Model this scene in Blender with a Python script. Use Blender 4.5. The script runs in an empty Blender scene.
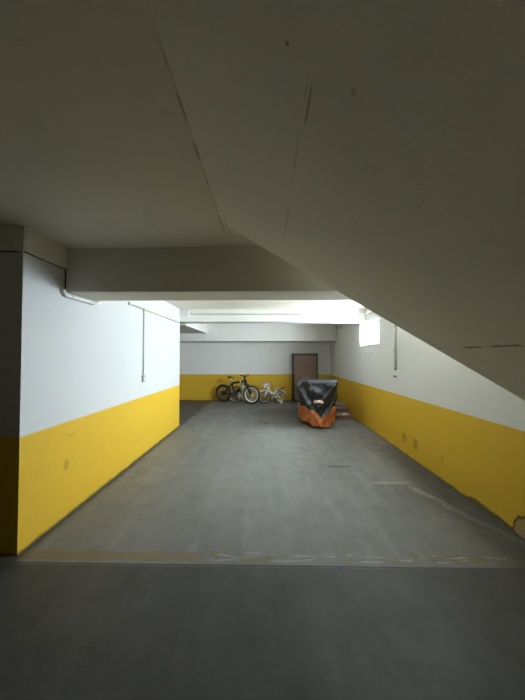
import bpy, bmesh, math, random
from mathutils import Vector, Matrix, noise
random.seed(7)
S = bpy.context.scene
C = S.collection
PI = math.pi

# ------------------------------------------------------------------ camera, world, light, exposure
EYE = 1.55
FPX = 270.0
cam = bpy.data.objects.new('camera', bpy.data.cameras.new('camera'))
C.objects.link(cam)
cam.data.sensor_fit = 'HORIZONTAL'
cam.data.sensor_width = 36.0
cam.data.lens = 36.0*FPX/525.0
cam.data.clip_start = 0.02
cam.location = (0, 0, EYE)
cam.rotation_euler = (PI/2 + math.atan(6.0/FPX), 0, math.atan(4.5/FPX))
S.camera = cam

w = bpy.data.worlds.new('overcast_sky')
S.world = w
w.use_nodes = True
bg = w.node_tree.nodes['Background']
bg.inputs[0].default_value = (0.90, 0.96, 1.0, 1)
# overcast sky that is brighter on the side the near windows look towards
_wt = w.node_tree
_tc = _wt.nodes.new('ShaderNodeTexCoord')
_dot = _wt.nodes.new('ShaderNodeVectorMath'); _dot.operation = 'DOT_PRODUCT'
_dot.inputs[1].default_value = (0.50, -0.83, 0.25)
_wt.links.new(_tc.outputs['Generated'], _dot.inputs[0])
_mr = _wt.nodes.new('ShaderNodeMapRange')
_mr.inputs[1].default_value = -0.2; _mr.inputs[2].default_value = 1.0
_mr.inputs[3].default_value = 34.0; _mr.inputs[4].default_value = 118.0
_wt.links.new(_dot.outputs['Value'], _mr.inputs[0])
_wt.links.new(_mr.outputs[0], bg.inputs[1])

S.view_settings.view_transform = 'Standard'
S.view_settings.look = 'None'
S.view_settings.exposure = 0.90
S.view_settings.gamma = 1.0
S.view_settings.use_curve_mapping = False
S.cycles.use_denoising = True
S.cycles.max_bounces = 14
S.cycles.diffuse_bounces = 10
S.cycles.caustics_reflective = False
S.cycles.caustics_refractive = False
S.cycles.sample_clamp_indirect = 6.0

XL, XR = -1.94, 2.18          # bay side walls
YF = 9.40                     # far wall
CEIL = EYE + 1.04
WINDOWS = [(5.30, 6.33, 1.79, 2.30), (2.85, 3.83, 1.79, 2.30)]
for (a, b, c, d) in WINDOWS:  # window portals guide the daylight sampling
    L = bpy.data.lights.new('daylight_portal', 'AREA')
    L.shape = 'RECTANGLE'; L.size = d-c; L.size_y = b-a
    L.cycles.is_portal = True
    o = bpy.data.objects.new('daylight_portal', L); C.objects.link(o)
    o.location = (XR+0.27, (a+b)/2, (c+d)/2)
    o.rotation_euler = (0, PI/2, 0)     # -Z axis towards -X

# ------------------------------------------------------------------ node helpers
class NT:
    def __init__(s, name):
        s.m = bpy.data.materials.new(name); s.m.use_nodes = True
        s.t = s.m.node_tree; s.b = s.t.nodes['Principled BSDF']
        s._xyz = None
    def n(s, ty, **kw):
        n = s.t.nodes.new(ty)
        for k, v in kw.items(): setattr(n, k, v)
        return n
    def put(s, sock, v):
        if isinstance(v, bpy.types.NodeSocket): s.t.links.new(v, sock)
        elif v is not None: sock.default_value = v
    def math(s, op, a, b=None, c=None, clamp=False):
        n = s.n('ShaderNodeMath', operation=op, use_clamp=clamp)
        s.put(n.inputs[0], a)
        if b is not None: s.put(n.inputs[1], b)
        if c is not None: s.put(n.inputs[2], c)
        return n.outputs[0]
    def pos(s):
        if s._xyz is None:
            g = s.n('ShaderNodeNewGeometry'); s.P = g.outputs['Position']
            x = s.n('ShaderNodeSeparateXYZ'); s.t.links.new(s.P, x.inputs[0])
            s._xyz = x.outputs
        return s._xyz
    def noise(s, scale, detail=4, rough=0.55, stretch=None, dist=0.0):
        s.pos(); v = s.P
        if stretch:
            mp = s.n('ShaderNodeMapping'); mp.inputs['Scale'].default_value = stretch
            s.t.links.new(s.P, mp.inputs[0]); v = mp.outputs[0]
        n = s.n('ShaderNodeTexNoise'); n.inputs['Scale'].default_value = scale
        n.inputs['Detail'].default_value = detail; n.inputs['Roughness'].default_value = rough
        n.inputs['Distortion'].default_value = dist
        s.t.links.new(v, n.inputs['Vector']); return n.outputs[0]
    def step(s, v, lo, hi, a=0.0, b=1.0):
        n = s.n('ShaderNodeMapRange', interpolation_type='SMOOTHSTEP')
        s.put(n.inputs[0], v)
        n.inputs[1].default_value = lo; n.inputs[2].default_value = hi
        n.inputs[3].default_value = a; n.inputs[4].default_value = b
        return n.outputs[0]
    def mix(s, f, a, b, blend='MIX'):
        n = s.n('ShaderNodeMix', data_type='RGBA', blend_type=blend)
        s.put(n.inputs[0], f)
        for q, v in ((6, a), (7, b)):
            if isinstance(v, tuple) and len(v) == 3: v = v + (1,)
            s.put(n.inputs[q], v)
        return n.outputs[2]
    def mul(s, a, b): return s.math('MULTIPLY', a, b)
    def blot(s, ax, ay, cx, cy, rx, ry, soft=0.4, rag=0.5, sc=18):
        """ragged elliptical mark on two world axes"""
        p = s.pos()
        dx = s.math('DIVIDE', s.math('SUBTRACT', p[ax], cx), rx)
        dy = s.math('DIVIDE', s.math('SUBTRACT', p[ay], cy), ry)
        r = s.math('ADD', s.mul(dx, dx), s.mul(dy, dy))
        r = s.math('ADD', r, s.mul(s.math('SUBTRACT', s.noise(sc, 3), 0.5), rag*4))
        return s.step(r, 1.0-soft, 1.0+soft, 1.0, 0.0)
    def line(s, ax, c, hw, lax=None, lo=-99, hi=99, wob=0.0, wsc=2.0, fade=0.1, brk=None):
        """thin mark at coordinate c of axis ax, between lo and hi on axis lax"""
        p = s.pos(); v = s.math('SUBTRACT', p[ax], c)
        if wob: v = s.math('ADD', v, s.mul(s.math('SUBTRACT', s.noise(wsc, 4), 0.5), wob))
        m = s.step(s.math('ABSOLUTE', v), hw*0.5, hw*1.3, 1.0, 0.0)
        if lax is not None:
            m = s.mul(m, s.step(p[lax], lo-fade, lo+fade)); m = s.mul(m, s.step(p[lax], hi-fade, hi+fade, 1, 0))
        if brk is not None: m = s.mul(m, s.step(s.noise(brk, 3), 0.42, 0.62))
        return m
    def bump(s, h, strength=0.3, dist=0.01):
        n = s.n('ShaderNodeBump'); n.inputs['Strength'].default_value = strength
        n.inputs['Distance'].default_value = dist
        s.t.links.new(h, n.inputs['Height']); s.t.links.new(n.outputs[0], s.b.inputs['Normal'])
    def done(s, col, rough=0.8, metal=0.0, spec=0.5):
        if isinstance(col, tuple) and len(col) == 3: col = col + (1,)
        s.put(s.b.inputs['Base Color'], col); s.put(s.b.inputs['Roughness'], rough)
        s.put(s.b.inputs['Metallic'], metal); s.put(s.b.inputs['Specular IOR Level'], spec)
        return s.m

def simple(name, col, rough=0.5, metal=0.0, var=0.12, sc=30, bump=0.0, spec=0.5):
    t = NT(name)
    n = t.noise(sc, 4)
    c = t.mix(n, tuple(x*(1-var) for x in col), tuple(min(1, x*(1+var)) for x in col))
    if bump: t.bump(n, bump, 0.005)
    return t.done(c, rough, metal, spec)

WHITE = (0.77, 0.775, 0.765)
YELLOW = (0.74, 0.47, 0.035)

def wall_mat(name, marks=None, white=WHITE, yellow=YELLOW, dado=0.912):
    t = NT(name); p = t.pos()
    big = t.noise(0.9, 4); fine = t.noise(9, 5)
    wc = t.mix(big, tuple(x*0.93 for x in white), white)
    wc = t.mix(t.step(fine, 0.55, 0.8, 0, 0.12), wc, (0.52, 0.50, 0.45))
    yc = t.mix(big, tuple(x*0.88 for x in yellow), yellow)
    yc = t.mix(t.step(fine, 0.5, 0.85, 0, 0.25), yc, (0.50, 0.33, 0.03))
    edge = t.math('ADD', p[2], t.mul(t.math('SUBTRACT', t.noise(6, 3), 0.5), 0.008))
    col = t.mix(t.step(edge, dado-0.004, dado+0.004), yc, wc)
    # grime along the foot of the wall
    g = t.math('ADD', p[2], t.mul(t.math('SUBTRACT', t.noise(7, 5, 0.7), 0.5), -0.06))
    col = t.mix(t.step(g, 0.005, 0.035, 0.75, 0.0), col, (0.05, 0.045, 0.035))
    if marks: col = marks(t, col)
    t.bump(t.noise(55, 5, 0.6), 0.25, 0.004)
    return t.done(col, 0.62, 0, 0.35)

def right_marks(t, col):
    for (y, z, ry, rz, k) in ((4.36, 0.25, .06, .08, .6), (4.04, 0.255, .065, .085, .65), (3.43, 0.27, .035, .07, .3), (4.70, .30, .025, .05, .35),
                              (3.2, 0.2, .02, .03, .2)):
        col = t.mix(t.mul(t.blot(1, 2, y, z, ry, rz, .4, .5, 14), k), col, (0.30, 0.19, 0.03))
    for (y, z, ry, rz, k) in ((5.72, 1.60, .045, .02, .5), (6.05, 1.60, .03, .02, .5), (6.35, 1.58, .02, .02, .4), (8.05, 2.40, .22, .045, .55), (8.3, 2.0, .04, .06, .3), (7.6, 1.85, .06, .02, .2),
                              (3.91, 1.60, .018, .06, .25), (8.9, 2.08, .05, .05, .5)):
        col = t.mix(t.mul(t.blot(1, 2, y, z, ry, rz, .5, .3, 30), k), col, (0.25, 0.24, 0.22))
    # bare plaster where the paint has peeled off at the foot of the wall
    pe = t.blot(1, 2, 2.33, 0.0, .13, .17, .12, .35, 9)
    rim = t.math('SUBTRACT', t.blot(1, 2, 2.33, 0.0, .15, .19, .12, .35, 9), pe, clamp=True)
    col = t.mix(pe, col, (0.36, 0.27, 0.12)); col = t.mix(rim, col, (0.07, 0.05, 0.02))
    pe2 = t.blot(1, 2, 2.75, 0.0, .30, .055, .2, .5, 12)
    col = t.mix(t.mul(pe2, .85), col, (0.10, 0.085, 0.05))
    return col
def left_marks(t, col):
    col = t.mix(t.mul(t.blot(1, 2, 2.60, 0.50, .035, .05, .35, .25, 14), .55), col, (0.35, 0.22, 0.02))
    col = t.mix(t.mul(t.blot(1, 2, 2.66, 0.77, .08, .012, .5, .3, 14), .3), col, (0.35, 0.22, 0.02))
    col = t.mix(t.mul(t.blot(1, 2, 4.33, 1.57, .012, .05, .5, .2, 14), .4), col, (0.35, 0.36, 0.38))
    return col
M = {}
M['wall_right'] = wall_mat('painted_plaster_right', right_marks)
M['wall_left'] = wall_mat('painted_plaster_left', left_marks, white=(0.66, 0.675, 0.685))  # same white paint, toned down to even out the strong window light
M['wall_far'] = wall_mat('painted_plaster_far', lambda t, c: t.mix(t.mul(t.blot(0, 2, .12, 1.73, .04, .05, .5, .3, 12), .25), c, (0.3, 0.3, 0.3)), white=(.84, .84, .83))  # same white paint, lifted to make up for weak light at the far end
M['wall_plain'] = wall_mat('painted_plaster_plain')

def concrete(name, base, lines=(), marks=None, bumps=0.3):
    t = NT(name)
    big = t.noise(0.7, 5); f = t.noise(6, 6, 0.65); g = t.noise(60, 3)
    c = t.mix(big, tuple(x*0.86 for x in base), tuple(x*1.06 for x in base))
    c = t.mix(t.step(f, 0.5, 0.8, 0, 0.22), c, tuple(x*0.62 for x in base))
    c = t.mix(t.step(g, 0.66, 0.78, 0, 0.25), c, tuple(x*0.5 for x in base))
    for (ax, pos, hw, lax, lo, hi, k, wob) in lines:
        c = t.mix(t.mul(t.line(ax, pos, hw, lax, lo, hi, wob, 3.0, 0.12, 5), k), c, tuple(x*0.25 for x in base))
    if marks: c = marks(t, c)
    t.bump(t.noise(24, 6, 0.65), bumps, 0.006)
    return t.done(c, 0.85, 0, 0.25)
PLAST = (0.87, 0.83, 0.72)
M['ceiling'] = concrete('painted_concrete_ceiling', PLAST,
    [(0, -0.355, .006, 1, 0.9, 2.2, .8, .012), (0, -0.87, .004, 1, 1.4, 2.4, .35, .02), (0, -1.3, .004, 1, 1.2, 2.5, .2, .02)])
def soffit_marks(t, c):
    c = t.mix(t.mul(t.blot(0, 1, .052, .675, .005, .006, .3, .1, 9), .7), c, (.05, .05, .04))
    c = t.mix(t.mul(t.blot(0, 1, .125, .80, .004, .07, .4, .2, 9), .45), c, (.06, .06, .05))
    c = t.mix(t.mul(t.blot(0, 1, .228, .70, .006, .012, .4, .2, 9), .3), c, (.08, .08, .06))
    c = t.mix(t.mul(t.blot(0, 1, .522, 1.22, .004, .04, .4, .2, 9), .6), c, (.9, .9, .8))
    return c
M['soffit'] = concrete('stair_soffit_concrete', PLAST,
    [(0, .112, .003, 1, 0.5, 2.2, .4, .012), (0, .525, .002, 1, 0.3, 1.25, .35, .01), (0, -.315, .005, 1, 1.75, 2.3, .8, .004),
     (0, 1.30, .010, 1, .9, 2.10, .95, .012)], soffit_marks)
M['beam'] = concrete('beam_plaster', (0.78, 0.745, 0.65))
M['beam_white'] = concrete('beam_white_plaster', (0.85, 0.85, 0.82), bumps=0.15)
M['crack'] = simple('crack_shadow_mortar', (0.10, 0.095, 0.08), 0.9)

# floor
def floor_mat():
    t = NT('worn_concrete_floor'); p = t.pos()
    base = (0.40, 0.405, 0.40)
    big = t.noise(0.55, 5, 0.6, None, 0.4); mid = t.noise(4.5, 8, 0.72); streak = t.noise(2.2, 6, 0.6, (3.2, 0.45, 1)); fine = t.noise(45, 4)
    c = t.mix(big, (0.122, 0.122, 0.116), (0.22, 0.222, 0.214))
    c = t.mix(t.step(streak, 0.45, 0.75, 0, .35), c, (0.29, 0.29, 0.28))
    c = t.mix(t.step(mid, 0.48, 0.8, 0, .38), c, (0.085, 0.085, 0.082))
    c = t.mix(t.step(fine, 0.6, 0.8, 0, .25), c, (0.16, 0.16, 0.155))
    # the area before the bay is dirtier, with light falloff painted in as darkening
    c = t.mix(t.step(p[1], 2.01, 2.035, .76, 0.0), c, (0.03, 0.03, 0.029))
    # worn ochre threshold stripe
    inx = t.mul(t.step(p[0], -1.96, -1.92), t.step(p[0], 2.16, 2.2, 1, 0))
    yw = t.math('ADD', p[1], t.mul(t.math('SUBTRACT', t.noise(9, 4), .5), .03))
    band = t.mul(t.mul(t.step(yw, 2.060, 2.075), t.step(yw, 2.15, 2.17, 1, 0)), inx)
    wear = t.math('ADD', t.noise(4.5, 5, .7), t.step(p[0], -.75, -.4, .22, 0.0))
    wear = t.math('ADD', wear, t.step(p[0], 1.6, 2.0, 0.0, .12))
    paint = t.mul(band, t.step(wear, .52, .60))
    c = t.mix(t.mul(paint, .62), c, (0.20, 0.13, 0.045))
    pale = t.mul(t.mul(band, t.step(p[0], -.6, -.3)), t.step(t.noise(13, 5, .7, (.4, 2.5, 1)), .52, .6))
    c = t.mix(t.mul(pale, .7), c, (0.36, 0.355, 0.34))
    # slab joint
    c = t.mix(t.mul(t.line(1, 2.03, .007, None, wob=.012, wsc=1.2), .85), c, (0.03, 0.03, 0.03))
    # long cracks
    c = t.mix(t.mul(t.line(0, -.50, .006, 1, .8, 3.4, .10, 1.6, .2, 4), .4), c, (.03, .03, .03))
    c = t.mix(t.mul(t.line(0, -.16, .005, 1, .9, 2.9, .12, 2.2, .2, 4), .4), c, (.03, .03, .03))
    c = t.mix(t.mul(t.line(0, -.12, .005, 1, 3.0, 8.0, .22, .9, .3, 3), .35), c, (.05, .05, .05))
    c = t.mix(t.mul(t.line(0, .75, .005, 1, 2.6, 5.5, .3, .9, .3, 3), .35), c, (.05, .05, .05))
    # pale patched crack running diagonally to the right wall
    d = t.math('SUBTRACT', p[0], t.math('MULTIPLY_ADD', p[1], -.43, 3.12))
    d = t.math('ADD', d, t.mul(t.math('SUBTRACT', t.noise(2.0, 5, .6), .5), .26))
    seg = t.mul(t.step(p[1], 2.15, 2.4), t.step(p[1], 3.15, 3.35, 1, 0))
    m = t.mul(t.step(t.math('ABSOLUTE', d), .015, .085, 1, 0), seg)
    c = t.mix(t.mul(m, .95), c, (0.38, 0.38, 0.355))
    m2 = t.mul(t.step(t.math('ABSOLUTE', t.math('SUBTRACT', d, .06)), .005, .05, 1, 0), seg)
    c = t.mix(t.mul(m2, .45), c, (0.035, 0.035, 0.03))
    c = t.mix(t.mul(t.blot(0, 1, 1.50, 3.36, .22, .03, .6, .4, 9), .6), c, (.34, .33, .31))
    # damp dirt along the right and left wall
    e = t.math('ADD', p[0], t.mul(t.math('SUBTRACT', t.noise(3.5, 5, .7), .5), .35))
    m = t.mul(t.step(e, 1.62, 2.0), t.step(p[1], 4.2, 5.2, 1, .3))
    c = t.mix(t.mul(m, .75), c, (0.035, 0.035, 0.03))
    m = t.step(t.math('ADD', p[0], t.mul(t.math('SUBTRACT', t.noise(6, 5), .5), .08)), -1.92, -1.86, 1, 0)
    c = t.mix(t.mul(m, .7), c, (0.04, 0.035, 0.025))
    # stains; the broad patch left of the scooter paints in its cast shadow
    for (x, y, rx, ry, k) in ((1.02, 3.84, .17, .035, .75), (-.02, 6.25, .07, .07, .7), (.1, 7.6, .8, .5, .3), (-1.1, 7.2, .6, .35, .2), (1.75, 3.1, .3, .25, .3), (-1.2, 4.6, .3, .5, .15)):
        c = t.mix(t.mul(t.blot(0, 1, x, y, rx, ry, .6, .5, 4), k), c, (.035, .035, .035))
    for (x, y, rx, ry, k) in ((-.1, 3.9, .6, 1.6, .22), (.5, 5.2, .5, .8, .22)):  # pale pools of window light painted down the middle of the floor
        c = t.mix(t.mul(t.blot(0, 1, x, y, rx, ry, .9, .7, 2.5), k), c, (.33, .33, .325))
    t.bump(t.math('ADD', t.noise(18, 6, .65), t.mul(t.line(1, 2.03, .007, None, wob=.012, wsc=1.2), -1.5)), .35, .008)
    r = t.step(mid, .3, .8, .45, .72)
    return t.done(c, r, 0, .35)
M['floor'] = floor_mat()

M['white_pvc'] = simple('white_pvc', (0.80, 0.80, 0.78), 0.4, var=.04)
M['grey_pvc'] = simple('aged_grey_pvc', (0.46, 0.46, 0.45), 0.5, var=.08)
M['tan_pvc'] = simple('aged_cream_pvc', (0.62, 0.56, 0.44), 0.5, var=.1)
M['socket_dark'] = simple('dark_grey_plastic', (0.10, 0.10, 0.10), 0.5)
M['metal'] = simple('galvanised_metal', (0.5, 0.5, 0.5), 0.35, 0.9)
M['window_frame'] = simple('white_window_paint', (0.82, 0.82, 0.80), 0.4, var=.04)
def glass():
    t = NT('window_glass')
    tr = t.n('ShaderNodeBsdfTransparent'); tr.inputs[0].default_value = (.93, .96, .97, 1)
    gl = t.n('ShaderNodeBsdfGlossy'); gl.inputs['Roughness'].default_value = .04
    mx = t.n('ShaderNodeMixShader'); mx.inputs[0].default_value = .06
    t.t.links.new(tr.outputs[0], mx.inputs[1]); t.t.links.new(gl.outputs[0], mx.inputs[2])
    t.t.links.new(mx.outputs[0], t.t.nodes['Material Output'].inputs[0])
    return t.m
M['glass'] = glass()

# ------------------------------------------------------------------ mesh helpers
def obj(name, bm, mat, parent=None, smooth=False, bevel=0.0):
    me = bpy.data.meshes.new(name)
    bmesh.ops.recalc_face_normals(bm, faces=bm.faces[:])
    bm.to_mesh(me); bm.free()
    me.materials.append(mat)
    if smooth:
        for p in me.polygons: p.use_smooth = True
    o = bpy.data.objects.new(name, me); C.objects.link(o)
    if parent: o.parent = parent
    if bevel:
        b = o.modifiers.new('bevel', 'BEVEL'); b.width = bevel; b.segments = 2; b.limit_method = 'ANGLE'
    return o
def thing(name, label, cat, loc=(0, 0, 0), rotz=0.0, group=None):
    o = bpy.data.objects.new(name, None); C.objects.link(o)
    o.empty_display_size = .1
    o.location = loc; o.rotation_euler = (0, 0, rotz); o['label'] = label; o['category'] = cat
    if group: o['group'] = group
    return o
def tag(o, label, cat, group=None):
    o['label'] = label; o['category'] = cat
    if group: o['group'] = group
    return o
def struct(name, bm, mat, label, parent=None, **kw):
    o = obj(name, bm, mat, parent, **kw)
    if not parent:
        o['kind'] = 'structure'; o['label'] = label
    return o
def box(bm, x0, x1, y0, y1, z0, z1):
    v = [bm.verts.new((x, y, z)) for z in (z0, z1) for y in (y0, y1) for x in (x0, x1)]
    for f in ((0, 2, 3, 1), (4, 5, 7, 6), (0, 1, 5, 4), (2, 6, 7, 3), (0, 4, 6, 2), (1, 3, 7, 5)):
        bm.faces.new([v[i] for i in f])
    return bm
def B(*a):
    return box(bmesh.new(), *a)
def frame_of(d):
    d = d.normalized(); a = Vector((0, 0, 1)) if abs(d.z) < .9 else Vector((1, 0, 0))
    u = d.cross(a).normalized(); return u, d.cross(u).normalized()
def tube(bm, pts, r, n=10, cap=True):
    pts = [Vector(p) for p in pts]; rs = r if isinstance(r, (list, tuple)) else [r]*len(pts)
    rings = []
    u = None
    for i, p in enumerate(pts):
        d = (pts[min(i+1, len(pts)-1)] - pts[max(i-1, 0)]).normalized()
        if u is None: u, v = frame_of(d)
        else:
            u = (u - d*u.dot(d)).normalized(); v = d.cross(u)
        rings.append([bm.verts.new(p + (u*math.cos(2*PI*k/n) + v*math.sin(2*PI*k/n))*rs[i]) for k in range(n)])
    for a, b in zip(rings, rings[1:]):
        for k in range(n): bm.faces.new((a[k], a[(k+1) % n], b[(k+1) % n], b[k]))
    if cap:
        bm.faces.new(rings[0][::-1]); bm.faces.new(rings[-1])
    return bm
def T(*a, **k):
    return tube(bmesh.new(), *a, **k)
def torus(bm, c, R, r, n=36, m=8, a0=0.0, a1=2*PI, flat=1.0, axis='y'):
    """ring about the local y axis (a wheel in the x-z plane)"""
    full = abs(a1-a0-2*PI) < 1e-6; k = n if full else n+1
    rings = []
    for i in range(k):
        a = a0+(a1-a0)*i/n
        ring = []
        for j in range(m):
            b = 2*PI*j/m; rr = R+r*math.cos(b)
            ring.append(bm.verts.new((c[0]+rr*math.cos(a), c[1]+r*flat*math.sin(b), c[2]+rr*math.sin(a))))
        rings.append(ring)
    for i in range(k if full else k-1):
        a, b = rings[i], rings[(i+1) % k]
        for j in range(m): bm.faces.new((a[j], a[(j+1) % m], b[(j+1) % m], b[j]))
    if not full:
        bm.faces.new(rings[0]); bm.faces.new(rings[-1][::-1])
    return bm
def ball(bm, c, rx, ry, rz, seg=14):
    r = bmesh.ops.create_uvsphere(bm, u_segments=seg, v_segments=max(6, seg//2), radius=1)
    for v in r['verts']: v.co = Vector((c[0]+v.co.x*rx, c[1]+v.co.y*ry, c[2]+v.co.z*rz))
    return bm
def prism(bm, poly, axis, lo, hi):
    def P(a, b, t): return {'y': (a, t, b), 'x': (t, a, b), 'z': (a, b, t)}[axis]
    r0 = [bm.verts.new(P(a, b, lo)) for a, b in poly]; r1 = [bm.verts.new(P(a, b, hi)) for a, b in poly]
    bm.faces.new(r0[::-1]); bm.faces.new(r1)
    for i in range(len(poly)):
        j = (i+1) % len(poly); bm.faces.new((r0[i], r0[j], r1[j], r1[i]))
    return bm
def grid_wall_x(x0, x1, y0, y1, z0, z1, holes):
    """wall slab between x0 and x1 with rectangular holes (y0,y1,z0,z1)"""
    ys = sorted({y0, y1, *[h[0] for h in holes], *[h[1] for h in holes]})
    zs = sorted({z0, z1, *[h[2] for h in holes], *[h[3] for h in holes]})
    def solid(i, j):
        if not (0 <= i < len(ys)-1 and 0 <= j < len(zs)-1): return False
        cy, cz = (ys[i]+ys[i+1])/2, (zs[j]+zs[j+1])/2
        return not any(h[0] < cy < h[1] and h[2] < cz < h[3] for h in holes)
    bm = bmesh.new(); vs = {}
    def V(x, i, j):
        k = (x, i, j)
        if k not in vs: vs[k] = bm.verts.new((x, ys[i], zs[j]))
        return vs[k]
    for i in range(len(ys)-1):
        for j in range(len(zs)-1):
            if not solid(i, j): continue
            for x in (x0, x1): bm.faces.new((V(x, i, j), V(x, i+1, j), V(x, i+1, j+1), V(x, i, j+1)))
            for di, dj, a, b in ((-1, 0, (i, j), (i, j+1)), (1, 0, (i+1, j), (i+1, j+1)), (0, -1, (i, j), (i+1, j)), (0, 1, (i, j+1), (i+1, j+1))):
                if not solid(i+di, j+dj): bm.faces.new((V(x0, *a), V(x0, *b), V(x1, *b), V(x1, *a)))
    return bm

# ------------------------------------------------------------------ the setting
XO, YB = -4.6, -5.0
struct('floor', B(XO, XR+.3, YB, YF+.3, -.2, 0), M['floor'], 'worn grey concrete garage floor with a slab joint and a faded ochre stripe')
struct('ceiling', B(XO, XR+.3, YB, YF+.3, CEIL, CEIL+.2), M['ceiling'], 'plastered concrete garage ceiling')
struct('wall_right', grid_wall_x(XR, XR+.28, YB, YF+.3, 0, CEIL, WINDOWS), M['wall_right'], 'right wall, white above and yellow below')
struct('wall_far', B(XO, XR, YF, YF+.28, 0, CEIL), M['wall_far'], 'far wall, pale above and yellow below')
struct('wall_front_left', B(XO, XL-.22, 2.10, 2.34, 0, CEIL), M['wall_left'], 'short wall facing the camera left of the bay')
struct('wall_left', B(XL-.22, XL, 2.10, 5.97, 0, CEIL), M['wall_left'], 'bright left wall of the bay, white above and yellow below, with its end face towards the camera')
struct('wall_outer_left', B(XO-.25, XO, YB, YF+.3, 0, CEIL), M['wall_plain'], 'outer left wall of the garage')
struct('wall_rear', B(XO, XR, YB-.25, YB, 0, CEIL), M['wall_plain'], 'rear wall of the garage')

# stair: solid flight whose sloping soffit descends to the right wall
SX0, SY1, SLOPE = -.35, 2.10, .597
xe = XR
st = prism(bmesh.new(), [(SX0, CEIL), (xe, CEIL), (xe, CEIL-SLOPE*(xe-SX0))], 'y', YB, SY1)
struct('trim_stair_soffit', st, M['soffit'], 'sloping plastered underside of the stair descending to the right')

struct('trim_beam_near', B(XL, XR, 2.55, 2.97, EYE+.614, CEIL), M['beam'], 'near downstand beam across the bay', bevel=.008)
struct('trim_beam_middle', B(XL, XR, 5.97, 6.33, EYE+.765, CEIL), M['beam_white'], 'middle white downstand beam carrying a conduit', bevel=.006)
struct('trim_beam_far', B(XO, XR, 8.55, YF, EYE+.475, CEIL), M['beam_white'], 'far deep beam above the far wall', bevel=.006)
struct('trim_beam_side', B(XL-.60, XL+.03, 6.33, 8.55, EYE+.72, CEIL), M['beam_white'], 'short lengthwise beam beyond the end of the left wall', bevel=.006)
# band over the pillar with the plaster crack under it
bb = prism(bmesh.new(), [(XO, 2.085), (XL-.06, 2.085), (XL-.01, 2.10), (XL+.012, 2.15), (XL+.016, 2.55), (XL-.1, 2.55), (XL-.1, 2.3), (XO, 2.3)], 'z', EYE+.835, CEIL)
struct('trim_pillar_band', bb, M['ceiling'], 'plaster band above the left pillar')
cr = bmesh.new()
pts = []
for i in range(40):
    t_ = i/39
    if t_ < .55: q = (XO+(XL-XO)*t_/.55, 2.099)
    else: q = (XL+.001, 2.10+(.44)*(t_-.55)/.45)
    pts.append((q[0], q[1], EYE+.833+.006*noise.noise(Vector((i*.7, 0, 3)))))
tube(cr, pts, [.006+.004*abs(noise.noise(Vector((i*.9, 1, 0)))) for i in range(40)], 6)
struct('trim_crack', cr, M['crack'], 'dark crack in the plaster above the pillar')
cr = T([(XL+.004, 2.547, EYE+.61+k*.06) for k in range(5)], .006, n=6)
struct('trim_crack_upright', cr, M['crack'], 'dark crack between the pillar and the near beam')

# windows
for k, (a, b, c, d) in enumerate(WINDOWS):
    fr = bmesh.new(); x0, x1 = XR+.15, XR+.20; wd = .035
    for q in ((a, a+wd, c, d), (b-wd, b, c, d), (a+wd, b-wd, c, c+wd), (a+wd, b-wd, d-wd, d)):
        box(fr, x0, x1, *q)
    mid = (a+b)/2+(.03 if k == 0 else 0)
    box(fr, x0, x1, mid-.035, mid+.035, c+wd, d-wd)
    win = struct('window_%d' % (k+1), fr, M['window_frame'], ('small high window at the end of the right wall' if k == 0 else 'second high window of the right wall, behind the stair'))
    for (p, q) in ((a+wd, mid-.035), (mid+.035, b-wd)):
        obj('pane', B(XR+.172, XR+.178, p, q, c+wd, d-wd), M['glass'], win)
    obj('sill', B(XR-.012, XR+.149, a-.005, b+.005, c-.028, c-.001), M['window_frame'], win)

# ------------------------------------------------------------------ wiring
def arc(p, a, b, n=5):
    """rounded corner at p between points a and b"""
    p, a, b = Vector(p), Vector(a), Vector(b)
    out = []
    for i in range(n+1):
        t_ = i/n; out.append((1-t_)**2*a + 2*t_*(1-t_)*p + t_*t_*b)
    return out
# left wall: cream run with a grey drop to a switch
t = thing('electrical_conduit', 'cream conduit run high along the left wall with a thin grey drop to a switch', 'conduit', (XL, 4.19, 1.19))
zc = 2.285-1.19
obj('conduit_run', T([(.014, -.42, zc), (.014, 1.69, zc)], .013), M['tan_pvc'], t, True)
obj('end_box', B(0, .03, -.47, -.42, zc-.022, zc+.022), M['grey_pvc'], t, bevel=.004)
obj('junction_tee', B(0, .034, -.03, .03, zc-.026, zc+.022), M['tan_pvc'], t, bevel=.004)
obj('conduit_drop', T([(.011, 0, .065), (.011, 0, zc-.026)], .010), M['grey_pvc'], t, True)
for zz in (.25, .55, .85):
    obj('clip', B(0, .025, -.016, .016, zz-.008, zz+.008), M['grey_pvc'], t, bevel=.002)
for yy in (.5, 1.0, 1.5):
    obj('clip', B(0, .030, yy-.01, yy+.01, zc-.018, zc+.018), M['tan_pvc'], t, bevel=.002)
t = thing('light_switch', 'small grey surface switch box on the left wall below the thin conduit', 'switch', (XL, 4.19, 1.19))
obj('back_box', B(0, .035, -.04, .04, -.045, .062), M['grey_pvc'], t, bevel=.006)
obj('rocker', B(.035, .042, -.02, .02, -.02, .03), M['white_pvc'], t, bevel=.003)
# white tube under the near beam
t = thing('pipe_elbow', 'white plastic pipe bent round the underside of the near beam by the left pillar', 'pipe', (XL, 2.5, EYE+.58))
o1 = arc((.026, 0, 0), (.026, 0, .05), (.026, .05, -.002)) + arc((.026, .53, 0), (.026, .48, 0), (.026, .53, .05))
obj('pipe', T(o1, .015, n=12), M['white_pvc'], t, True)
for yy in (.1, .42):
    obj('clip', B(0, .044, yy-.009, yy+.009, -.018, .018), M['metal'], t, bevel=.003)
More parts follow.
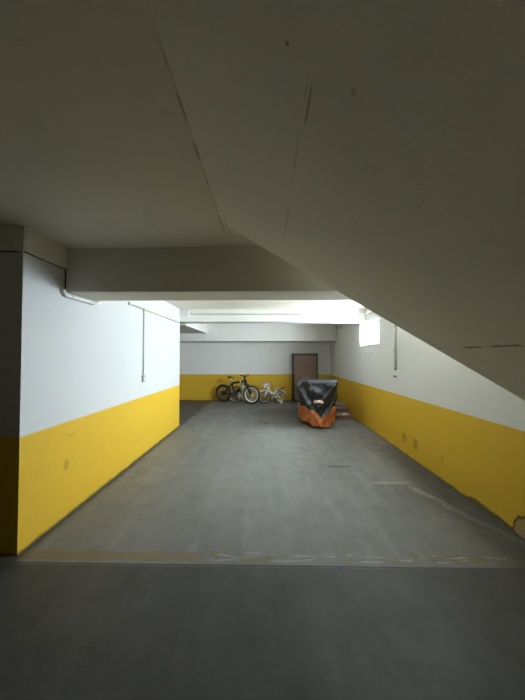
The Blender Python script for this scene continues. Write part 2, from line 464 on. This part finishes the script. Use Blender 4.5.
# conduit along the middle beam, turning onto the right wall over the window
t = thing('electrical_conduit', 'white conduit running along the middle beam and turning at the small window', 'conduit', (0, 5.97, EYE+.925))
p = [(-1.72, -.02, 0)] + arc((2.16, -.02, -.02), (2.06, -.02, 0), (2.16, -.12, -.02)) + [(2.16, -1.2, -.02)]
obj('pipe', T(p, .014), M['white_pvc'], t, True)
obj('end_connector', B(-1.775, -1.715, -.05, 0, -.045, .05), M['white_pvc'], t, bevel=.01)
obj('nipple', T([(-1.745, -.025, .05), (-1.745, -.025, .10)], .014), M['white_pvc'], t, True)
for xx in (-1.2, -.5, .2, .9, 1.5):
    obj('clip', B(xx-.012, xx+.012, -.038, 0, -.022, .022), M['white_pvc'], t, bevel=.003)
# right wall drop
t = thing('electrical_conduit', 'pale grey conduit dropping down the right wall from under the stair', 'conduit', (XR, 4.60, 1.20))
obj('pipe', T([(-.017, 0, .15), (-.017, 0, 1.36)], .016), M['white_pvc'], t, True)
obj('conduit_shadow', T([(-.008, -.028, .12), (-.008, -.030, .7), (-.008, -.026, 1.36)], .006), M['grey_pvc'], t, True)  # thin grey tube standing in for the shadow beside the pipe
obj('coupling', T([(-.017, 0, .11), (-.017, 0, .17)], .020), M['grey_pvc'], t, True)
for zz in (.45, .85):
    obj('clip', B(-.036, 0, -.02, .02, zz-.01, zz+.01), M['grey_pvc'], t, bevel=.003)
t = thing('wall_socket', 'small white socket on the right wall just below the pale conduit', 'socket', (XR, 4.60, 1.20))
obj('plate', B(-.02, 0, -.05, .05, -.055, .045), M['white_pvc'], t, bevel=.006)
obj('cover_flap', B(-.034, -.020, -.035, .035, -.01, .022), M['socket_dark'], t, bevel=.003)

# ------------------------------------------------------------------ cabinet
def wood():
    t = NT('brown_veneer')
    g = t.noise(5, 6, .6, (6, 6, .5), .6); c = t.mix(g, (0.17, 0.10, 0.065), (0.28, 0.175, 0.12))
    t.bump(g, .1, .002); return t.done(c, .45)
M['veneer'] = wood()
M['dark_edge'] = simple('black_brown_edging', (0.022, 0.016, 0.014), .5)
cx0, cx1, cy, ch = .87, 1.71, 9.10, 1.63
t = thing('storage_cabinet', 'tall brown veneered cabinet with dark edging standing against the far wall', 'cabinet', ((cx0+cx1)/2, 9.24, 0))
hw = (cx1-cx0)/2
cb = bmesh.new()
box(cb, -hw, -hw+.03, -.13, .15, 0, ch); box(cb, hw-.03, hw, -.13, .15, 0, ch)
box(cb, -hw+.03, hw-.03, -.13, .15, ch-.03, ch); box(cb, -hw+.03, hw-.03, -.13, .15, 0, .06); box(cb, -hw+.03, -hw+.055, -.13, -.11, .06, ch-.03); box(cb, hw-.055, hw-.03, -.13, -.11, .06, ch-.03); box(cb, -hw+.055, hw-.055, -.13, -.11, ch-.06, ch-.03)
box(cb, -hw+.03, hw-.03, .13, .15, .06, ch-.03)
obj('carcass', cb, M['dark_edge'], t, bevel=.003)
for s in (-1, 1):
    a, b = sorted((s*.0015, s*(hw-.05)))
    d = obj('door', B(a, b, -.148, -.128, .065, ch-.055), M['veneer'], t, bevel=.003)
    k = bmesh.new(); tube(k, [(s*.06, -.148, .83), (s*.06, -.165, .83)], .008); ball(k, (s*.06, -.178, .83), .024, .016, .024)
    obj('knob', k, M['metal'], d, True)

# ------------------------------------------------------------------ covered scooter
def cover_mats():
    out = []
    for nm, col, ro in (('black_nylon', (0.012, 0.0135, 0.018), .27), ('orange_nylon', (0.50, 0.15, 0.035), .5)):
        t = NT(nm); n1 = t.noise(7, 5, .6, (1, 1, .6), .8); n2 = t.noise(26, 4)
        c = t.mix(n1, tuple(x*.8 for x in col), tuple(x*1.15 for x in col))
        t.bump(t.math('ADD', n1, t.mul(n2, .3)), .55, .03)
        t.b.inputs['Sheen Weight'].default_value = 0.0
        out.append(t.done(c, ro, 0, .6))
    return out
M['black_nylon'], M['orange_nylon'] = cover_mats()
M['badge_white'] = simple('badge_white', (.55, .48, .44), .4)
M['badge_orange'] = simple('badge_orange', (.50, .17, .08), .4)
KEYS = [  # z, front y, back y, centre y, half width left, half width right, exponent
    (0.00, -.29, 1.48, .42, .36, .40, 1.25), (.25, -.24, 1.50, .36, .38, .41, 1.15), (.45, -.19, 1.50, .26, .41, .40, 1.0),
    (.65, -.16, 1.42, .18, .45, .39, .8), (.80, -.14, 1.15, .12, .475, .39, .62), (.90, -.13, .62, .10, .46, .40, .42),
    (.97, -.12, .32, .09, .42, .40, .32), (1.015, -.10, .26, .08, .385, .395, .28)]
def key(z):
    z = max(0, min(1.015, z))
    for a, b in zip(KEYS, KEYS[1:]):
        if z <= b[0]:
            f = (z-a[0])/(b[0]-a[0]); return [x+(y-x)*f for x, y in zip(a, b)]
    return list(KEYS[-1])
def cover_pt(th, z, infl=0.0):
    _, yf, yb, yc, wl, wr, e = key(z)
    c, s = math.cos(th), math.sin(th)
    wx = wr if c > 0 else wl
    eb = .8 if s > 0 else e
    x = math.copysign(abs(c)**e, c)*wx
    ext = (yb-yc) if s > 0 else (yc-yf)
    y = yc+math.copysign(abs(s)**eb, s)*ext
    low = max(0, 1-z/.5)
    crisp = 1.0
    # draped folds: vertical near the hem, slanting towards the front tip above
    f = .016*(.3+low)*math.sin(11*th+3*z)+.014*low*math.sin(23*th-6*z+1)
    u = x+.55*(z-.3); v = x-.75*(z-.3)
    edge = min(1, (1.03-z)/.12)*min(1, z/.2)
    if s < 0:
        f += edge*(.042*math.exp(-((u+.16)/.03)**2) - .033*math.exp(-((u+.06)/.05)**2)
                   + (.045*math.exp(-((v-.10)/.035)**2)) - .04*math.exp(-((v-.22)/.06)**2) + .035*math.exp(-((v+.16)/.03)**2))
    f += .022*edge*noise.noise(Vector((x*4, y*4, z*5)))+.010*noise.noise(Vector((x*13, y*13, z*9)))
    n = Vector((c/wx, s/max(.2, ext), 0)).normalized()
    return Vector((x, y, 0))+n*(f+infl)+Vector((0, 0, z))
def zline(th):
    s, c = math.sin(th), math.cos(th)
    if s < 0:
        tip = math.exp(-((c-.02)/.42)**2)*min(1, -s*1.6)
        return .42-.18*tip+.015*math.sin(9*th)
    return .42+.015*math.sin(9*th)
def hem(th):
    return .022+.018*(1+math.sin(7*th+.6))*.7+.05*max(0, math.cos(th))**2*.6+.03*max(0, -math.cos(th))
def cover_panel(lo, hi, rows, n=144, close=False):
    bm = bmesh.new(); R = []
    for i in range(rows+1):
        t_ = i/rows
        R.append([bm.verts.new(cover_pt(2*PI*k/n, lo(2*PI*k/n)*(1-t_)+hi(2*PI*k/n)*t_)) for k in range(n)])
    for a, b in zip(R, R[1:]):
        for k in range(n): bm.faces.new((a[k], a[(k+1) % n], b[(k+1) % n], b[k]))
    if close:
        prev = R[-1]; ctr = Vector((0, .08, 0))
        for q in (.85, .6, .35, .1):
            ring = []
            for k in range(n):
                p = R[-1][k].co; x, y = p.x*q, ctr.y+(p.y-ctr.y)*q
                sag = -.022*(1-min(1, (abs(x)/.36)**2))*(1-q)+.010*(1-q**3)
                ring.append(bm.verts.new((x, y, 1.015+.012*(1-q**4)+sag+.008*noise.noise(Vector((x*8, y*8, 2))))))
            for k in range(n): bm.faces.new((prev[k], prev[(k+1) % n], ring[(k+1) % n], ring[k]))
            prev = ring
        bm.faces.new(prev)
    return bm
t = thing('covered_scooter', 'scooter under a black cover with an orange lower skirt, standing near the far right corner', 'covered scooter', (1.165, 6.04, 0))
up = obj('upper_cover', cover_panel(zline, lambda th: 1.015, 40, close=True), M['black_nylon'], t, True)
lowp = obj('lower_skirt', cover_panel(hem, zline, 22), M['orange_nylon'], t, True)
for o in (up, lowp):
    m = o.modifiers.new('thick', 'SOLIDIFY'); m.thickness = .004; m.offset = -1
    o['label'] = 'black glossy nylon upper cover' if o is up else 'orange nylon skirt'
bd = bmesh.new()
def badge(bm, x0, x1, z0, z1, off, rag=0):
    nx = 12; rows = []
    for j in range(4):
        row = []
        for i in range(nx+1):
            x = x0+(x1-x0)*i/nx; sh = .012*math.sin(PI*i/nx)*1.2
            z = z0+(z1-z0)*j/3+sh
            # front surface at that x, z
            best = None
            _, yf, yb, yc, wl, wr, e = key(z)
            wx = wr if x > 0 else wl
            c = math.copysign(min(1, abs(x)/wx)**(1/e), x); th = -math.acos(max(-1, min(1, c)))
            p = cover_pt(th, z, off); row.append(bm.verts.new((x, p.y, z)))
        rows.append(row)
    for a, b in zip(rows, rows[1:]):
        for i in range(nx): bm.faces.new((a[i], a[i+1], b[i+1], b[i]))
    return bm
b1 = obj('badge', badge(bd, -.16, .045, .520, .585, .010), M['badge_orange'], t, True)
b2 = obj('badge_band', badge(bmesh.new(), -.15, .035, .528, .577, .016), M['badge_white'], b1, True)
for o in (b1, b2):
    m = o.modifiers.new('thick', 'SOLIDIFY'); m.thickness = .004
b1['label'] = 'small orange and white badge'
# tyres just showing at the hem
M['tyre'] = simple('black_rubber', (.018, .018, .019), .75)
obj('wheel', torus(bmesh.new(), (0, 0, 0), .17, .055, 28, 8), M['tyre'], t, True)
wv = C.objects['wheel']; wv.rotation_euler = (0, 0, PI/2); wv.location = (.0, .02, .226)
w2 = obj('wheel', torus(bmesh.new(), (0, 0, 0), .17, .055, 28, 8), M['tyre'], t, True)
w2.rotation_euler = (0, 0, PI/2); w2.location = (0, 1.2, .226)
obj('stand', T([(-.14, .75, .012), (-.12, .75, .25), (.12, .75, .25), (.14, .75, .012)], .012), M['metal'], t, True)

# ------------------------------------------------------------------ clutter beside it
M['brick'] = simple('reddish_brown_clay', (0.21, 0.13, 0.105), .85, var=.25, sc=14, bump=.4)
M['brick_dull'] = simple('dull_brown_card', (0.20, 0.15, 0.125), .85, var=.25, sc=14, bump=.3)
def slab(loc, rz, sx, sy, sz, label, mat, grooves=3):
    bm = box(bmesh.new(), -sx/2, sx/2, -sy/2, sy/2, 0, sz)
    o = obj('clay_slab', bm, mat, None, bevel=.008)
    o.location = loc; o.rotation_euler = (0, 0, rz)
    for k in range(grooves):      # moulded ribs on the long faces
        q = bmesh.new(); zz = sz*(k+1)/(grooves+1)
        for sgn in (-1, 1): box(q, -sx/2+.02, sx/2-.02, sgn*(sy/2+.001)-.003, sgn*(sy/2+.001)+.003, zz-.006, zz+.006)
        obj('rib', q, mat, o)
    return tag(o, label, 'slab', 'reddish-brown slabs in the far right corner')
slab((1.86, 6.80, 0), .10, .40, .34, .10, 'reddish-brown slab lying nearest on the floor between the covered scooter and the right wall', M['brick'])
slab((1.90, 7.22, 0), -.05, .44, .36, .10, 'brown slab at the bottom of the rear pile beside the covered scooter', M['brick_dull'])
slab((1.89, 7.24, .101), .06, .42, .34, .10, 'brown slab in the middle of the rear pile beside the covered scooter', M['brick'])
slab((1.88, 7.26, .202), -.04, .38, .32, .09, 'brown slab on top of the rear pile beside the covered scooter', M['brick_dull'])
# crumpled pale paper on the near slab
M['paper'] = simple('pale_paper', (.66, .60, .52), .8)
bm = bmesh.new(); G = [[None]*9 for _ in range(7)]
for j in range(7):
    for i in range(9):
        x, y = -.09+.18*i/8, -.06+.12*j/6
        G[j][i] = bm.verts.new((x+.01*noise.noise(Vector((i, j, 0))), y, .014+.035*abs(noise.noise(Vector((x*14, y*14, 5))))+.02*(1-abs(i-4)/4)))
for j in range(6):
    for i in range(8): bm.faces.new((G[j][i], G[j][i+1], G[j+1][i+1], G[j+1][i]))
pp = obj('crumpled_paper', bm, M['paper'])
m = pp.modifiers.new('thick', 'SOLIDIFY'); m.thickness = .006
pp.location = (1.93, 6.72, .093); pp.rotation_euler = (0, 0, .4)
tag(pp, 'crumpled pale paper lying on the nearest reddish-brown slab', 'paper')
# small grey-blue paint tin behind
M['tin'] = simple('dull_blue_grey_tin', (.22, .25, .27), .45, .3)
t = thing('paint_tin', 'small grey-blue tin standing on the floor behind the slabs by the far right corner', 'tin', (1.93, 8.1, 0))
obj('can', T([(0, 0, 0), (0, 0, .30)], .13, n=28), M['tin'], t, bevel=.004)
obj('lid', T([(0, 0, .30), (0, 0, .318)], .134, n=28), M['dark_edge'], t, bevel=.004)
h = [(.133*math.cos(a), .02*math.sin(a), .24+.11*math.sin(a)) for a in [PI*i/14 for i in range(15)]]
obj('handle', T(h, .004, n=6), M['metal'], t, True)

# ------------------------------------------------------------------ bicycles
M['black_paint'] = simple('black_bicycle_paint', (.015, .015, .017), .3, var=.1)
M['white_paint'] = simple('white_bicycle_paint', (.80, .80, .84), .3, var=.05)
M['silver_paint'] = simple('silver_bicycle_paint', (.55, .56, .60), .3, .3, var=.05)
M['rim_silver'] = simple('aluminium_rim', (.72, .73, .76), .35, .55, var=.05)
M['rim_dark'] = simple('grey_rim', (.10, .10, .11), .4, .4, var=.05)
M['rubber_white'] = simple('pale_tyre', (.75, .74, .72), .7, var=.05)
M['saddle_black'] = simple('black_saddle_vinyl', (.02, .02, .02), .55)
M['saddle_cream'] = simple('cream_saddle_vinyl', (.62, .55, .38), .55)
M['lilac'] = simple('lilac_plastic', (.36, .27, .52), .45)
M['basket_white'] = simple('white_plastic', (.80, .80, .83), .45)
def wheel(parent, x, r, tyre_r, mt, mr, ms, spokes, rw=.62, disc=0):
    wt = obj('wheel', torus(bmesh.new(), (x, 0, r), r-tyre_r, tyre_r, 40, 8), mt, parent, True)
    obj('rim', torus(bmesh.new(), (x, 0, r), r-tyre_r*2.05, tyre_r*rw, 40, 6, flat=1.2), mr, wt, True)
    sp = bmesh.new()
    for k in range(spokes):
        a = 2*PI*k/spokes; sd = (-1)**k*.022
        tube(sp, [(x+.015*math.cos(a+.8), sd, r+.015*math.sin(a+.8)), (x+(r-tyre_r*2)*math.cos(a), 0, r+(r-tyre_r*2)*math.sin(a))], .0022, n=4)
    obj('spokes', sp, ms, wt)
    if disc: obj('sprocket', T([(x, -.045, r), (x, -.030, r)], disc, n=28), M['rim_dark'], wt)
    obj('hub', T([(x, -.05, r), (x, .05, r)], .018, n=12), mr, wt, True)
def bicycle(name, label, rear, front, r, tr, mats, lean=0.0, **k):
    """local x points forward from the rear wheel's contact point"""
    dx, dy = front[0]-rear[0], front[1]-rear[1]; wb = math.hypot(dx, dy)
    t = thing(name, label, 'bicycle', (rear[0], rear[1], 0), 0)
    t.rotation_euler = (lean, 0, math.atan2(dy, dx))
    mf, mt, mr, msad, mh = mats
    wheel(t, 0, r, tr, mt, mr, k.get('msr', M['rim_dark']), k.get('spokes', 24), disc=k.get('disc', 0)); wheel(t, wb, r, tr, mt, k.get('mrf', mr), k.get('ms', M['rim_dark']), k.get('spokes', 24), rw=k.get('rw', .62))
    s = k.get('tube', .017)
    bbx, bbz = wb*.40, r*k.get('bb', .98)
    sx, sz = bbx-.13*k.get('fs', 1), k['seat']; hx, hz = wb-.22*k.get('fs', 1), k['head']
    ux, uz = bbx+(sx-bbx)*.72, bbz+(sz-bbz)*k.get('st', .68)
    fr = bmesh.new()
    tube(fr, [(bbx, 0, bbz), (ux, 0, uz)], s)
    if k.get('stepthru'):
        tube(fr, arc((bbx+.04, 0, bbz+.03), (hx, 0, hz-.03), (bbx, 0, bbz), 8), s*1.35)
        tube(fr, arc((ux+.12, 0, uz-.06), (hx+.01, 0, hz-.07), (ux+.01, 0, uz-.10), 8), s*.8)
    else:
        tube(fr, [(ux, 0, uz-.02), (hx, 0, hz)], s*1.15)
        tube(fr, [(bbx, 0, bbz), (hx+.02, 0, hz-.09)], s*1.5)
    tube(fr, [(hx-.005, 0, hz+.03), (hx+.035, 0, hz-.12)], s*1.3)
    for sd in (-.045, .045):
        tube(fr, [(bbx-.03, sd*.6, bbz), (0, sd*1.2, r)], s*.6); tube(fr, [(ux, sd*.4, uz-.04), (0, sd*1.2, r)], s*.5)
    fo = obj('frame', fr, mf, t, True)
    if k.get('decal'):     # pale stripes on the down tube and top tube
        a, b = Vector((bbx, 0, bbz)), Vector((hx+.02, 0, hz-.09))
        de = T([a.lerp(b, .55), a.lerp(b, .88)], s*1.5+.003, n=12)
        a, b = Vector((ux, 0, uz-.02)), Vector((hx, 0, hz)); tube(de, [a.lerp(b, .62), a.lerp(b, .72)], s*1.15+.003, n=12)
        d_ = obj('frame_decal', de, M['rim_silver'], fo, True); d_['label'] = 'pale stripe on the black frame'
    fk = bmesh.new(); crown = (hx+.045, 0, hz-.14)
    for sd in (-.05, .05):
        tube(fk, [(hx+.045, 0, hz-.13), (hx+.055, sd, max(hz-.17, 2*r+.03)), (wb, sd, r)], [s, s*1.15, s*.8])
    obj('fork', fk, k.get('mfork', mf), t, True)
    hb = bmesh.new(); bz = k['bar']; bw = k.get('bw', .28)
    tube(hb, [(hx-.01, 0, hz), (hx-.035, 0, bz-.03), (hx+.03, 0, bz)], s*.9)
    tube(hb, [(hx-.04, -bw, bz+.03), (hx, -bw*.55, bz+.02), (hx+.03, -.05, bz), (hx+.03, .05, bz), (hx, bw*.55, bz+.02), (hx-.04, bw, bz+.03)], .012)
    hbo = obj('handlebar', hb, mh, t, True)
    for sd in (-1, 1):
        obj('grip', T([(hx-.045, sd*(bw+.01), bz+.03), (hx-.022, sd*bw*.72, bz+.028)], .019), k.get('mgrip', M['tyre']), hbo, True)
        bl = T([(hx+.01, sd*bw*.6, bz+.015), (hx+.05, sd*bw*.72, bz-.01), (hx+.02, sd*bw*.95, bz-.02)], .007, n=6)
        obj('brake_lever', bl, M['saddle_black'], hbo, True)
    obj('seat_post', T([(ux, 0, uz), (sx, 0, sz-.03)], s*.75), M['rim_silver'], t, True)
    sb = bmesh.new(); ss = k.get('ss', 1)
    tube(sb, [(sx-.13*ss, 0, sz+.012), (sx-.09*ss, 0, sz+.01), (sx, 0, sz), (sx+.07*ss, 0, sz), (sx+.14*ss, 0, sz-.005)], [.02, .065*ss, .05*ss, .025, .012], n=12)
    for v in sb.verts: v.co.z = sz+(v.co.z-sz)*.45
    obj('saddle', sb, msad, t, True)
    cr = bmesh.new(); tube(cr, [(bbx, -.065, bbz), (bbx, -.055, bbz)], .075*ss, n=24)
    cl = r*.52; ang = k.get('crank', .5)
    ck = obj('crankset', cr, mr, t)
    for sd in (-1, 1):
        ex, ez = bbx+sd*cl*math.cos(ang), bbz+sd*cl*math.sin(ang)
        arm = obj('crank_arm', T([(bbx, sd*.07, bbz), (ex, sd*.085, ez)], .009, n=8), mr, ck, True)
        yy = sorted((sd*.09, sd*.17))
        obj('pedal', B(ex-.045, ex+.045, yy[0], yy[1], ez-.012, ez+.012), M['saddle_black'], t, bevel=.003)
    cn = bmesh.new()
    tube(cn, [(bbx, -.06, bbz+.074*ss), (0, -.06, r+.03)], .004, n=4); tube(cn, [(bbx, -.06, bbz-.074*ss), (0, -.06, r-.03)], .004, n=4)
    obj('chain', cn, M['rim_dark'], t)
    if k.get('fenders'):
        for x in (0, wb):
            a0, a1 = (.15, 2.7) if x == 0 else (.7, 3.1)
            if x: a0, a1 = .35, 2.3
            obj('mudguard', torus(bmesh.new(), (x, 0, r), r+.022, .022, 22, 6, a0, a1, flat=1.3), k.get('mfend', mf), t, True)
    if k.get('stand'):
        obj('kickstand', T([(bbx-.05, .03, bbz-.02), (bbx-.10, .17, .008)], .009), M['rim_silver'], t, True)
    if k.get('trainers'):
        for sd in (-1, 1):
            obj('training_bracket', T([(0, sd*.06, r), (-.01, sd*.13, r*.75), (-.02, sd*.13, .06)], .007), M['rim_silver'], t, True)
            obj('training_wheel', T([(-.02, sd*.135, .058), (-.02, sd*.165, .058)], .056, n=22), M['basket_white'], t, bevel=.01)
    return t, hx, bz, sx, sz, wb

bicycle('mountain_bicycle', 'larger black bicycle with silver rims standing leftmost against the far yellow wall',
        (-1.47, 9.12), (-.50, 8.73),   .300, .034, (M['black_paint'], M['tyre'], M['rim_dark'], M['saddle_black'], M['black_paint']),
        lean=0, seat=.84, head=.74, bar=.90, bw=.27, stand=True, crank=.5, tube=.032, ms=M['rim_silver'], mrf=M['white_paint'], rw=.8, disc=.085, decal=True)
bicycle('child_bicycle', 'small silver child bicycle with pale tyres, half hidden behind the black bicycle',
        (-1.10, 9.20), (-.66, 9.17), .205, .020, (M['silver_paint'], M['rubber_white'], M['white_paint'], M['saddle_black'], M['silver_paint']),
        seat=.50, head=.45, bar=.58, bw=.17, fs=.6, ss=.8, tube=.017, spokes=16, stand=True, crank=1.1)
t, hx, bz, sx, sz, wb = bicycle('child_bicycle', 'small white and lilac child bicycle with training wheels, rightmost beside the brown cabinet',
        (.42, 8.98), (-.09, 8.90), .195, .020, (M['white_paint'], M['tyre'], M['rim_silver'], M['saddle_cream'], M['white_paint']),
        seat=.50, head=.50, bar=.61, bw=.19, fs=.62, ss=.8, tube=.022, spokes=16, trainers=True, stepthru=True, fenders=True, crank=.9, mgrip=M['lilac'])
# basket on the handlebar: white tub with a lilac rim
bk = bmesh.new(); ring = []
for z, a, b in ((bz-.10, .055, .07), (bz-.05, .07, .09), (bz+.04, .085, .105)):
    ring.append([bk.verts.new((hx+.12+a*math.cos(q), b*math.sin(q), z)) for q in [2*PI*i/24 for i in range(24)]])
for a, b in zip(ring, ring[1:]):
    for i in range(24): bk.faces.new((a[i], a[(i+1) % 24], b[(i+1) % 24], b[i]))
bk.faces.new(ring[0])
bo = obj('basket', bk, M['basket_white'], t, True); m = bo.modifiers.new('thick', 'SOLIDIFY'); m.thickness = .006
rim = bmesh.new(); tube(rim, [(hx+.12+.087*math.cos(q), .107*math.sin(q), bz+.04) for q in [2*PI*i/24 for i in range(25)]], .010, n=6)
obj('basket_rim', rim, M['lilac'], bo, True)
# rear carrier sloping up behind
cr = bmesh.new()
for yy in (-.05, 0, .05):
    tube(cr, [(sx-.02, yy, .40), (-.02, yy, .44), (-.18, yy, .53)], .008, n=6)
for q in (0, .33, .66, 1): tube(cr, [(-.02-.16*q, -.05, .44+.09*q), (-.02-.16*q, .05, .44+.09*q)], .006, n=6)
for yy in (-.055, .055): tube(cr, [(-.06, yy, .455), (0, yy*1.1, .21)], .006, n=6)
obj('rear_carrier', cr, M['black_paint'], t, True)
